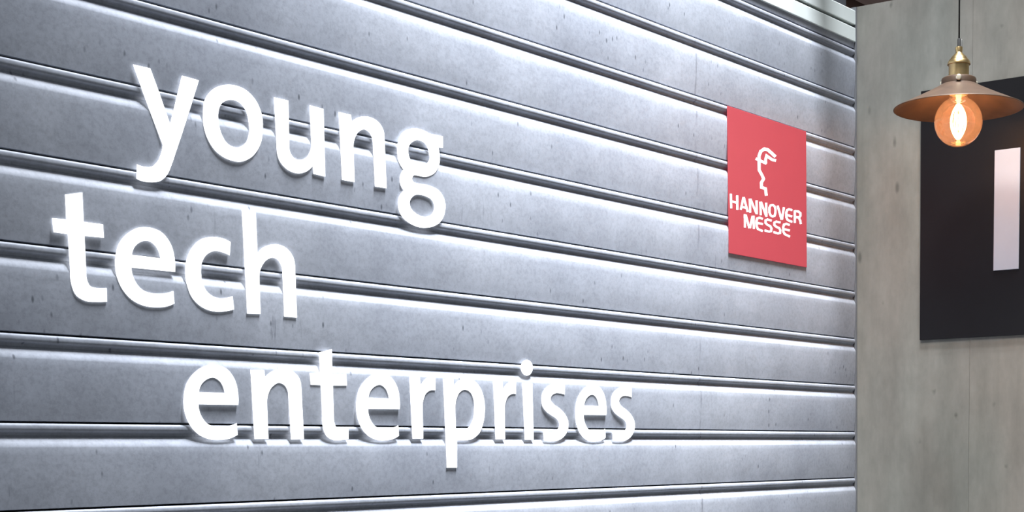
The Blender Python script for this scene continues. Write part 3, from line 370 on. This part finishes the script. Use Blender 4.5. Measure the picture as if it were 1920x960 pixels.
  's': [[(0.0546,0.0950),(0.0539,0.0779),(0.0514,0.0785),(0.0488,0.0789),(0.0462,0.0793),(0.0436,0.0796),(0.0410,0.0798),(0.0380,0.0799),(0.0350,0.0800),(0.0319,0.0799),(0.0290,0.0795),(0.0263,0.0789),(0.0242,0.0781),(0.0221,0.0772),(0.0202,0.0761),(0.0185,0.0749),(0.0173,0.0736),(0.0166,0.0725),(0.0161,0.0713),(0.0158,0.0701),(0.0158,0.0688),(0.0160,0.0677),(0.0165,0.0664),(0.0175,0.0652),(0.0188,0.0641),(0.0202,0.0629),(0.0215,0.0619),(0.0242,0.0602),(0.0274,0.0587),(0.0307,0.0574),(0.0341,0.0561),(0.0372,0.0546),(0.0406,0.0527),(0.0440,0.0509),(0.0473,0.0489),(0.0503,0.0468),(0.0529,0.0446),(0.0551,0.0424),(0.0571,0.0401),(0.0588,0.0377),(0.0602,0.0352),(0.0611,0.0327),(0.0617,0.0300),(0.0618,0.0272),(0.0616,0.0244),(0.0610,0.0216),(0.0600,0.0190),(0.0587,0.0164),(0.0570,0.0138),(0.0550,0.0113),(0.0526,0.0090),(0.0499,0.0069),(0.0471,0.0051),(0.0440,0.0035),(0.0406,0.0020),(0.0370,0.0007),(0.0334,-0.0003),(0.0296,-0.0011),(0.0256,-0.0017),(0.0215,-0.0020),(0.0174,-0.0022),(0.0133,-0.0022),(0.0095,-0.0021),(0.0057,-0.0018),(0.0018,-0.0014),(-0.0019,-0.0008),(-0.0055,-0.0000),(-0.0056,0.0168),(-0.0033,0.0162),(-0.0010,0.0156),(0.0013,0.0151),(0.0037,0.0147),(0.0062,0.0144),(0.0093,0.0141),(0.0125,0.0140),(0.0158,0.0140),(0.0190,0.0143),(0.0221,0.0148),(0.0246,0.0154),(0.0271,0.0161),(0.0295,0.0169),(0.0317,0.0179),(0.0335,0.0191),(0.0348,0.0204),(0.0358,0.0218),(0.0366,0.0234),(0.0371,0.0250),(0.0373,0.0265),(0.0371,0.0282),(0.0363,0.0300),(0.0352,0.0318),(0.0338,0.0334),(0.0323,0.0349),(0.0300,0.0365),(0.0272,0.0379),(0.0241,0.0391),(0.0210,0.0403),(0.0180,0.0415),(0.0147,0.0429),(0.0115,0.0443),(0.0082,0.0457),(0.0052,0.0472),(0.0025,0.0489),(0.0003,0.0505),(-0.0017,0.0523),(-0.0035,0.0541),(-0.0051,0.0560),(-0.0063,0.0580),(-0.0071,0.0599),(-0.0076,0.0619),(-0.0079,0.0639),(-0.0080,0.0660),(-0.0079,0.0680),(-0.0076,0.0707),(-0.0069,0.0735),(-0.0058,0.0763),(-0.0044,0.0790),(-0.0026,0.0815),(-0.0003,0.0838),(0.0024,0.0861),(0.0055,0.0881),(0.0088,0.0900),(0.0123,0.0916),(0.0162,0.0930),(0.0204,0.0941),(0.0248,0.0950),(0.0293,0.0956),(0.0337,0.0960),(0.0379,0.0962),(0.0421,0.0962),(0.0463,0.0960),(0.0505,0.0955)]],
}
WORDS = [
  ('young', [('y', -1.869, 0.3965), ('o', -1.7672, 0.3965), ('u', -1.6468, 0.3965), ('n', -1.5301, 0.3965), ('g', -1.4173, 0.3965)]),
  ('tech', [('t', -1.9767, 0.1953), ('e', -1.8697, 0.1953), ('c', -1.8103, 0.1953), ('h', -1.7125, 0.1953)]),
  ('enterprises', [('e', -1.7813, 0.0272), ('n', -1.7124, 0.0272), ('t', -1.5902, 0.0268), ('e', -1.4803, 0.0268), ('r', -1.4115, 0.0268), ('p', -1.338, 0.0262), ('r', -1.2226, 0.026), ('i', -1.1501, 0.0258), ('s', -1.1017, 0.025), ('e', -0.9711, 0.0252), ('s', -0.9099, 0.025)]),
]
SIGN_LETTERS = [
  [[[(-0.5209,0.5069),(-0.5202,0.4789),(-0.5127,0.4799),(-0.5134,0.5079)]], [[(-0.4981,0.5066),(-0.4981,0.4789),(-0.4905,0.4799),(-0.4905,0.5077)]], [[(-0.5180,0.4911),(-0.4949,0.4910),(-0.4930,0.4951),(-0.5162,0.4952)]]],
  [[[(-0.4783,0.4809),(-0.4669,0.5068),(-0.4744,0.5067),(-0.4857,0.4809)]], [[(-0.4740,0.5058),(-0.4597,0.4787),(-0.4522,0.4807),(-0.4665,0.5078)]], [[(-0.4788,0.4852),(-0.4614,0.4850),(-0.4594,0.4892),(-0.4768,0.4894)]]],
  [[[(-0.4515,0.5061),(-0.4510,0.4792),(-0.4432,0.4802),(-0.4437,0.5072)]], [[(-0.4491,0.5052),(-0.4262,0.4789),(-0.4189,0.4813),(-0.4419,0.5077)]], [[(-0.4260,0.5062),(-0.4259,0.4790),(-0.4180,0.4800),(-0.4181,0.5072)]]],
  [[[(-0.4117,0.5055),(-0.4111,0.4790),(-0.4032,0.4800),(-0.4038,0.5065)]], [[(-0.4094,0.5049),(-0.3894,0.4786),(-0.3818,0.4809),(-0.4019,0.5072)]], [[(-0.3894,0.5061),(-0.3892,0.4785),(-0.3811,0.4795),(-0.3813,0.5071)]]],
  [[[(-0.3690,0.4984),(-0.3652,0.5023),(-0.3611,0.5031),(-0.3563,0.5016),(-0.3539,0.4978),(-0.3540,0.4904),(-0.3566,0.4857),(-0.3605,0.4846),(-0.3657,0.4854),(-0.3692,0.4899)], [(-0.3770,0.4985),(-0.3703,0.5054),(-0.3587,0.5078),(-0.3492,0.5049),(-0.3457,0.4994),(-0.3458,0.4907),(-0.3500,0.4832),(-0.3614,0.4799),(-0.3723,0.4818),(-0.3774,0.4882)]]],
  [[[(-0.3449,0.5053),(-0.3297,0.4788),(-0.3217,0.4809),(-0.3369,0.5074)]], [[(-0.3198,0.5059),(-0.3284,0.4799),(-0.3202,0.4801),(-0.3116,0.5063)]]],
  [[[(-0.2810,0.5066),(-0.2960,0.5067),(-0.3065,0.5030),(-0.3110,0.4955),(-0.3105,0.4860),(-0.3053,0.4808),(-0.2964,0.4790),(-0.2837,0.4784),(-0.2811,0.4828),(-0.2928,0.4833),(-0.2987,0.4845),(-0.3022,0.4880),(-0.3025,0.4959),(-0.2996,0.5008),(-0.2952,0.5023),(-0.2831,0.5023)]], [[(-0.3064,0.4900),(-0.2842,0.4892),(-0.2817,0.4936),(-0.3039,0.4943)]]],
  [[[(-0.2761,0.5045),(-0.2764,0.4790),(-0.2679,0.4800),(-0.2676,0.5055)]], [[(-0.2724,0.5017),(-0.2587,0.5025),(-0.2532,0.5008),(-0.2529,0.4973),(-0.2561,0.4948),(-0.2708,0.4939),(-0.2719,0.4896),(-0.2523,0.4907),(-0.2441,0.4970),(-0.2447,0.5038),(-0.2549,0.5070),(-0.2714,0.5060)]], [[(-0.2594,0.4908),(-0.2536,0.4856),(-0.2517,0.4793),(-0.2432,0.4809),(-0.2453,0.4879),(-0.2517,0.4936)]]],
  [[[(-0.4703,0.4736),(-0.4708,0.4478),(-0.4631,0.4487),(-0.4626,0.4745)]], [[(-0.4676,0.4725),(-0.4542,0.4478),(-0.4467,0.4497),(-0.4601,0.4744)]], [[(-0.4412,0.4742),(-0.4524,0.4490),(-0.4448,0.4489),(-0.4335,0.4742)]], [[(-0.4383,0.4743),(-0.4374,0.4486),(-0.4295,0.4496),(-0.4304,0.4754)]]],
  [[[(-0.3977,0.4749),(-0.4106,0.4762),(-0.4232,0.4730),(-0.4272,0.4657),(-0.4266,0.4548),(-0.4215,0.4490),(-0.4119,0.4475),(-0.4011,0.4467),(-0.3984,0.4509),(-0.4087,0.4517),(-0.4153,0.4526),(-0.4188,0.4566),(-0.4192,0.4661),(-0.4169,0.4704),(-0.4113,0.4718),(-0.4009,0.4707)]], [[(-0.4225,0.4605),(-0.3998,0.4606),(-0.3980,0.4648),(-0.4208,0.4647)]]],
  [[[(-0.3637,0.4754),(-0.3807,0.4762),(-0.3920,0.4722),(-0.3933,0.4650),(-0.3848,0.4615),(-0.3735,0.4598),(-0.3700,0.4570),(-0.3708,0.4534),(-0.3749,0.4524),(-0.3915,0.4530),(-0.3938,0.4488),(-0.3750,0.4481),(-0.3634,0.4510),(-0.3616,0.4588),(-0.3676,0.4637),(-0.3800,0.4654),(-0.3849,0.4675),(-0.3844,0.4704),(-0.3802,0.4718),(-0.3663,0.4711)]]],
  [[[(-0.3291,0.4757),(-0.3469,0.4758),(-0.3580,0.4717),(-0.3588,0.4645),(-0.3495,0.4612),(-0.3386,0.4600),(-0.3350,0.4571),(-0.3357,0.4537),(-0.3399,0.4528),(-0.3570,0.4535),(-0.3594,0.4492),(-0.3403,0.4484),(-0.3280,0.4511),(-0.3265,0.4590),(-0.3327,0.4639),(-0.3449,0.4653),(-0.3504,0.4672),(-0.3501,0.4700),(-0.3459,0.4715),(-0.3310,0.4714)]]],
  [[[(-0.2918,0.4750),(-0.3068,0.4759),(-0.3194,0.4722),(-0.3234,0.4654),(-0.3229,0.4553),(-0.3163,0.4500),(-0.3065,0.4486),(-0.2940,0.4472),(-0.2906,0.4515),(-0.3029,0.4528),(-0.3102,0.4539),(-0.3146,0.4574),(-0.3150,0.4657),(-0.3127,0.4697),(-0.3068,0.4714),(-0.2947,0.4707)]], [[(-0.3190,0.4598),(-0.2938,0.4595),(-0.2918,0.4638),(-0.3170,0.4641)]]],
]
EMBLEM = [[[(-0.4054,0.5853),(-0.4056,0.5955),(-0.3998,0.6040),(-0.3896,0.6091),(-0.3806,0.6094),(-0.3688,0.6059),(-0.3519,0.6004),(-0.3438,0.6059),(-0.3610,0.6115),(-0.3751,0.6156),(-0.3919,0.6151),(-0.4091,0.6063),(-0.4170,0.5948),(-0.4167,0.5835)]],
  [[(-0.3450,0.5986),(-0.3582,0.5980),(-0.3849,0.6035),(-0.3916,0.5912),(-0.3912,0.5830),(-0.3810,0.5847),(-0.3813,0.5921),(-0.3792,0.5959),(-0.3625,0.5924),(-0.3471,0.5931)]],
  [[(-0.4258,0.5856),(-0.3851,0.5818),(-0.3809,0.5870),(-0.4216,0.5908)]],
  [[(-0.4164,0.5860),(-0.4167,0.5662),(-0.4048,0.5566),(-0.4009,0.5519),(-0.4086,0.5442),(-0.4088,0.5322),(-0.3929,0.5314),(-0.3903,0.5196),(-0.3794,0.5217),(-0.3829,0.5369),(-0.3979,0.5376),(-0.3978,0.5441),(-0.3888,0.5531),(-0.3950,0.5603),(-0.4060,0.5691),(-0.4056,0.5876)]]]
# ------------------------------------------------------------------ setting
XL = -3.7                                     # the shutter wall runs on past the left edge of the picture
fl = box('floor', (XL, -3.2, -0.05), (0.0, 0.0, 0.0), M['floor']); tag(fl, kind='structure')
wl = box('wall_left', (XL, 0.02, 0.0), (0.0, 0.07, 2.60), M['backing']); tag(wl, kind='structure')

wr = box('wall_right', (0.014, -2.31, 0.0), (0.06, 0.07, 2.520), M['backing']); tag(wr, kind='structure')
seams = [0.0195, -0.288, -0.576, -0.864, -1.152, -1.440, -1.728, -2.016, -2.304]
for a, b in zip(seams, seams[1:]):
    box('concrete_panel', (0.0, b + 0.00025, 0.0), (0.014, a - 0.00025, 2.5243), M['concrete'], wr)
tr = box('trim_1', (-0.0034, -0.0078, 0.0), (-0.0004, 0.0190, 2.5235), M['edge']); tag(tr, kind='structure')

# white boards over the shutter
for k, (za, zb) in enumerate(((0.8994, 0.9302), (0.9355, 0.9665))):
    t = prism_x('trim_%d' % (k + 2), [(0.018, EYE + za), (-0.0050, EYE + za), (-0.0062, EYE + za + 0.0012), (-0.0062, EYE + zb - 0.0025), (-0.0035, EYE + zb), (0.018, EYE + zb)], XL, -0.004, M['white'])
    tag(t, kind='structure')

# ceiling boards of the neighbouring booth, seen over the wall
ce = box('ceiling', (0.08, -1.2, 2.700), (2.4, 2.6, 2.74), M['darksteel']); tag(ce, kind='structure')
for k in range(13):
    y0 = -1.15 + k * 0.285
    box('ceiling_board', (0.09, y0, 2.672), (2.38, y0 + 0.24, 2.6995), M['brown'], ce)
rail = box('ceiling_rail', (-0.275, -0.9, 2.95), (-0.225, 0.2, 3.02), M['darksteel'])
tag(rail, kind='structure')

# ------------------------------------------------------------------ roller shutter
PITCH, Z0, FRONT = 0.105, 0.0448, -0.006
shutter = tag(empty('roller_shutter', (0, 0, 0)), 'grey metal roller shutter of wide horizontal slats filling the left wall', 'shutter')
def slat_profile():
    pr = [(0.016, -0.0158), (FRONT + 0.0085, -0.0158), (FRONT + 0.0076, -0.0158)]
    for k in range(1, 12):                     # sloping upper shoulder, easing into the face
        u = k / 11
        pr.append((FRONT + 0.0076 * (1 - u) ** 1.5, -0.0158 - 0.0142 * u))
    for k in range(1, 9):                      # face, leaning back a little towards its foot
        u = k / 8
        pr.append((FRONT + 0.0002 * u + 0.0038 * u * u, -0.0300 - 0.0730 * u))
    pr += [(FRONT + 0.0070, -0.1037), (0.016, -0.1037)]
    return pr
def bead_profile():
    F = FRONT + 0.0012
    pr = [(0.0155, -0.0009), (F + 0.0040, -0.0010)]
    for k in range(1, 8):                      # rounded top edge of the hinge bead
        a = k / 7 * math.pi / 2
        pr.append((F + 0.0040 - 0.0036 * math.sin(a), -0.0044 + 0.0034 * math.cos(a)))
    pr += [(F + 0.0003, -0.0066), (F + 0.0007, -0.0092), (F + 0.0020, -0.0107), (F + 0.0046, -0.0118), (F + 0.0058, -0.0127), (F + 0.0061, -0.0157), (0.0155, -0.0157)]
    return pr
slat_me = prism_x('slat', slat_profile(), XL, -0.004, M['shutter'], smooth=True, angle=30)
bead_me = prism_x('hinge_bead', bead_profile(), XL, -0.004, M['shutter'], smooth=True, angle=50)
protos = (slat_me.data, bead_me.data)
bpy.data.objects.remove(slat_me); bpy.data.objects.remove(bead_me)
# foot of the top slat, just showing under the white boards
prism_x('slat', [(0.016, EYE + 0.8865), (FRONT + 0.0066, EYE + 0.8865), (FRONT + 0.0040, EYE + 0.8872), (FRONT + 0.0032, EYE + 0.8940), (FRONT + 0.0028, EYE + 0.8990), (0.016, EYE + 0.8990)], XL, -0.004, M['shutter'], shutter)
i = 8
while True:
    z = EYE + Z0 + i * PITCH
    if z - 0.104 < 0: break
    s = link(bpy.data.objects.new('slat', protos[0]), shutter); s.location = (0, 0, z)
    b = link(bpy.data.objects.new('hinge_bead', protos[1]), s)
    i -= 1

# ------------------------------------------------------------------ lettering
word_label = {
    'young': 'glowing white lowercase word young, uppermost of the three words on the shutter',
    'tech': 'glowing white lowercase word tech, middle and shortest word on the shutter',
    'enterprises': 'glowing white lowercase word enterprises, lowest and longest word on the shutter',
}
for word, letters in WORDS:
    e = tag(empty('lettering', (0, 0, 0)), word_label[word], 'lettering', 'white words on the shutter')
    for ch, x, z in letters:
        shapes = [[c] for c in GLYPHS[ch]] if ch == 'i' else [GLYPHS[ch]]
        plate('letter', shapes, -0.0067, 0.0006, M['letter'], e, (x, z))

# ------------------------------------------------------------------ red sign
rs = tag(empty('red_sign', (0, 0, 0)), 'red rectangular sign with white helmeted head emblem above HANNOVER MESSE', 'sign')
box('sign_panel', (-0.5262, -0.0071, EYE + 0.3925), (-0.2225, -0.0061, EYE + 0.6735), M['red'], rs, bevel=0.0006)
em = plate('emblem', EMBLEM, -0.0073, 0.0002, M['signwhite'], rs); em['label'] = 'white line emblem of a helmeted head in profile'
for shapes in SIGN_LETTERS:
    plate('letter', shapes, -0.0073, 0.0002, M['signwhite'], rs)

# ------------------------------------------------------------------ black sign on the concrete wall
bs = tag(empty('black_sign', (0, 0, 0)), 'black rectangular board with pale letter on the concrete wall behind the lamp', 'sign')
box('board', (-0.006, -1.10, EYE + 0.2435), (-0.0002, -0.1690, EYE + 0.7735), M['black'], bs, bevel=0.0006)
lt = box('letter', (-0.009, -0.4035, EYE + 0.3812), (-0.0061, -0.3455, EYE + 0.6298), M['pale'], bs, bevel=0.0004)
lt['label'] = 'pale grey upright bar-shaped letter'

# ------------------------------------------------------------------ pendant lamp
AX, AY = -0.25, -0.3738
lamp = tag(empty('pendant_lamp', (0, 0, 0)), 'pendant lamp with flat brown metal shade, brass socket and glowing globe bulb', 'lamp')
C = (AX, AY)
tube('cord', [(AX, AY, 2.349), (AX, AY, 2.60), (AX, AY, 2.935)], 0.0017, M['cord'], lamp)
lathe('ceiling_cup', [(0.0, 2.9497), (0.045, 2.9497), (0.045, 2.935), (0.040, 2.930), (0.0, 2.928)], M['bronze'], lamp, center=C)
g = lathe('cord_grip', [(0.0, 2.3525), (0.0028, 2.3525), (0.0034, 2.350), (0.0034, 2.3360), (0.0, 2.3360)], M['cord'], lamp, seg=24, center=C)
right = Vector((0.5393, -0.8420, 0)).normalized(); toward = Vector((-0.905, -0.425, 0)).normalized()
pin = Vector((AX, AY, 0)) + right * 0.0055
lathe('grip_pin', [(0.0, 2.3510), (0.0013, 2.3510), (0.0016, 2.3495), (0.0016, 2.3360), (0.0, 2.3360)], M['silver'], g, seg=16, center=(pin.x, pin.y))
so = lathe('socket', [(0.0, 2.3362), (0.0068, 2.3362), (0.0072, 2.3340), (0.0066, 2.3262), (0.0085, 2.3235), (0.0130, 2.3195), (0.0165, 2.3155), (0.0182, 2.3118),
                 (0.0200, 2.3112), (0.0212, 2.3095), (0.0228, 2.3048), (0.0226, 2.3030), (0.0204, 2.3024), (0.0201, 2.3000), (0.0201, 2.2800), (0.0, 2.2800)], M['brass'], lamp, center=C)
lathe('socket_holder', [(0.0, 2.2640), (0.0195, 2.2640), (0.0195, 2.2475), (0.0175, 2.2460), (0.0, 2.2460)], M['brass'], lamp, center=C)
col = lathe('collar', [(0.0, 2.2805), (0.021, 2.2803), (0.0300, 2.2788), (0.0335, 2.2768), (0.0345, 2.2740), (0.0345, 2.2650), (0.0, 2.2650)], M['bronze'], lamp, center=C)
for ang in (0, 120, 240):                      # three clamp screws round the collar
    d = toward * math.cos(math.radians(ang)) + right * math.sin(math.radians(ang))
    c0 = Vector((AX, AY, 2.2712)) + d * 0.0340
    v, f = [], []
    side = Vector((-d.y, d.x, 0)); up = Vector((0, 0, 1)); N = 16
    rings = [(0.0030, 0.0), (0.0030, 0.0018), (0.0056, 0.0020), (0.0056, 0.0055), (0.0040, 0.0068), (0.0006, 0.0070)]
    for r, h in rings:
        for k in range(N):
            w = 2 * math.pi * k / N
            v.append(c0 + d * h + r * (math.cos(w) * side + math.sin(w) * up))
    for j in range(len(rings) - 1):
        for k in range(N):
            f.append((j * N + k, j * N + (k + 1) % N, (j + 1) * N + (k + 1) % N, (j + 1) * N + k))
    f.append(tuple(range(N))[::-1]); f.append(tuple((len(rings) - 1) * N + k for k in range(N)))
    mesh_obj('screw', v, f, M['screw'], col, smooth=True).data.set_sharp_from_angle(angle=math.radians(35))
outer = []
for k in range(13):
    u = k / 12
    outer.append((0.0345 + (0.1270 - 0.0345) * u, 2.2655 - 0.0440 * (u ** 0.92)))
inner = [(r - 0.0006, z - 0.0014) for r, z in reversed(outer)]
lathe('lamp_shade', [(0.0200, 2.2660)] + outer + [(0.1288, 2.2208), (0.1290, 2.2196), (0.1276, 2.2192)] + inner + [(0.0200, 2.2640)], M['bronze'], lamp, seg=96, closed=True, center=C, angle=60)
# globe bulb: amber glass, stem and a cage of glowing filaments
BZ, BR = 2.1950, 0.0478
prof = []
for k in range(25):
    a = -math.pi / 2 + k / 24 * math.radians(155)
    prof.append((max(0.0002, BR * math.cos(a)), BZ + BR * math.sin(a)))
prof += [(0.0182, 2.2415), (0.0170, 2.2445), (0.0165, 2.2470)]
bulb = lathe('bulb', prof, M['glass'], lamp, seg=64, center=C, angle=80)
lathe('glass_stem', [(0.0, 2.2465), (0.0060, 2.2465), (0.0048, 2.2350), (0.0026, 2.2280), (0.0030, 2.2255), (0.0, 2.2250)], M['stem'], bulb, seg=20, center=C)
for k in range(8):
    a = 2 * math.pi * k / 8 + 0.2
    pts = []
    for j in range(9):
        u = j / 8
        r = 0.0035 + 0.0120 * math.sin(math.pi * u) ** 0.8
        pts.append((AX + r * math.cos(a), AY + r * math.sin(a), 2.2270 - 0.0640 * u))
    tube('filament', pts, 0.0016, M['filament'], bulb, seg=8)
bl = bpy.data.lights.new('bulb_light', 'POINT')
bl.energy = 1.9; bl.color = (1.0, 0.54, 0.26); bl.shadow_soft_size = 0.016
blo = link(bpy.data.objects.new('bulb_light', bl), lamp); blo.location = (AX, AY, 2.196)
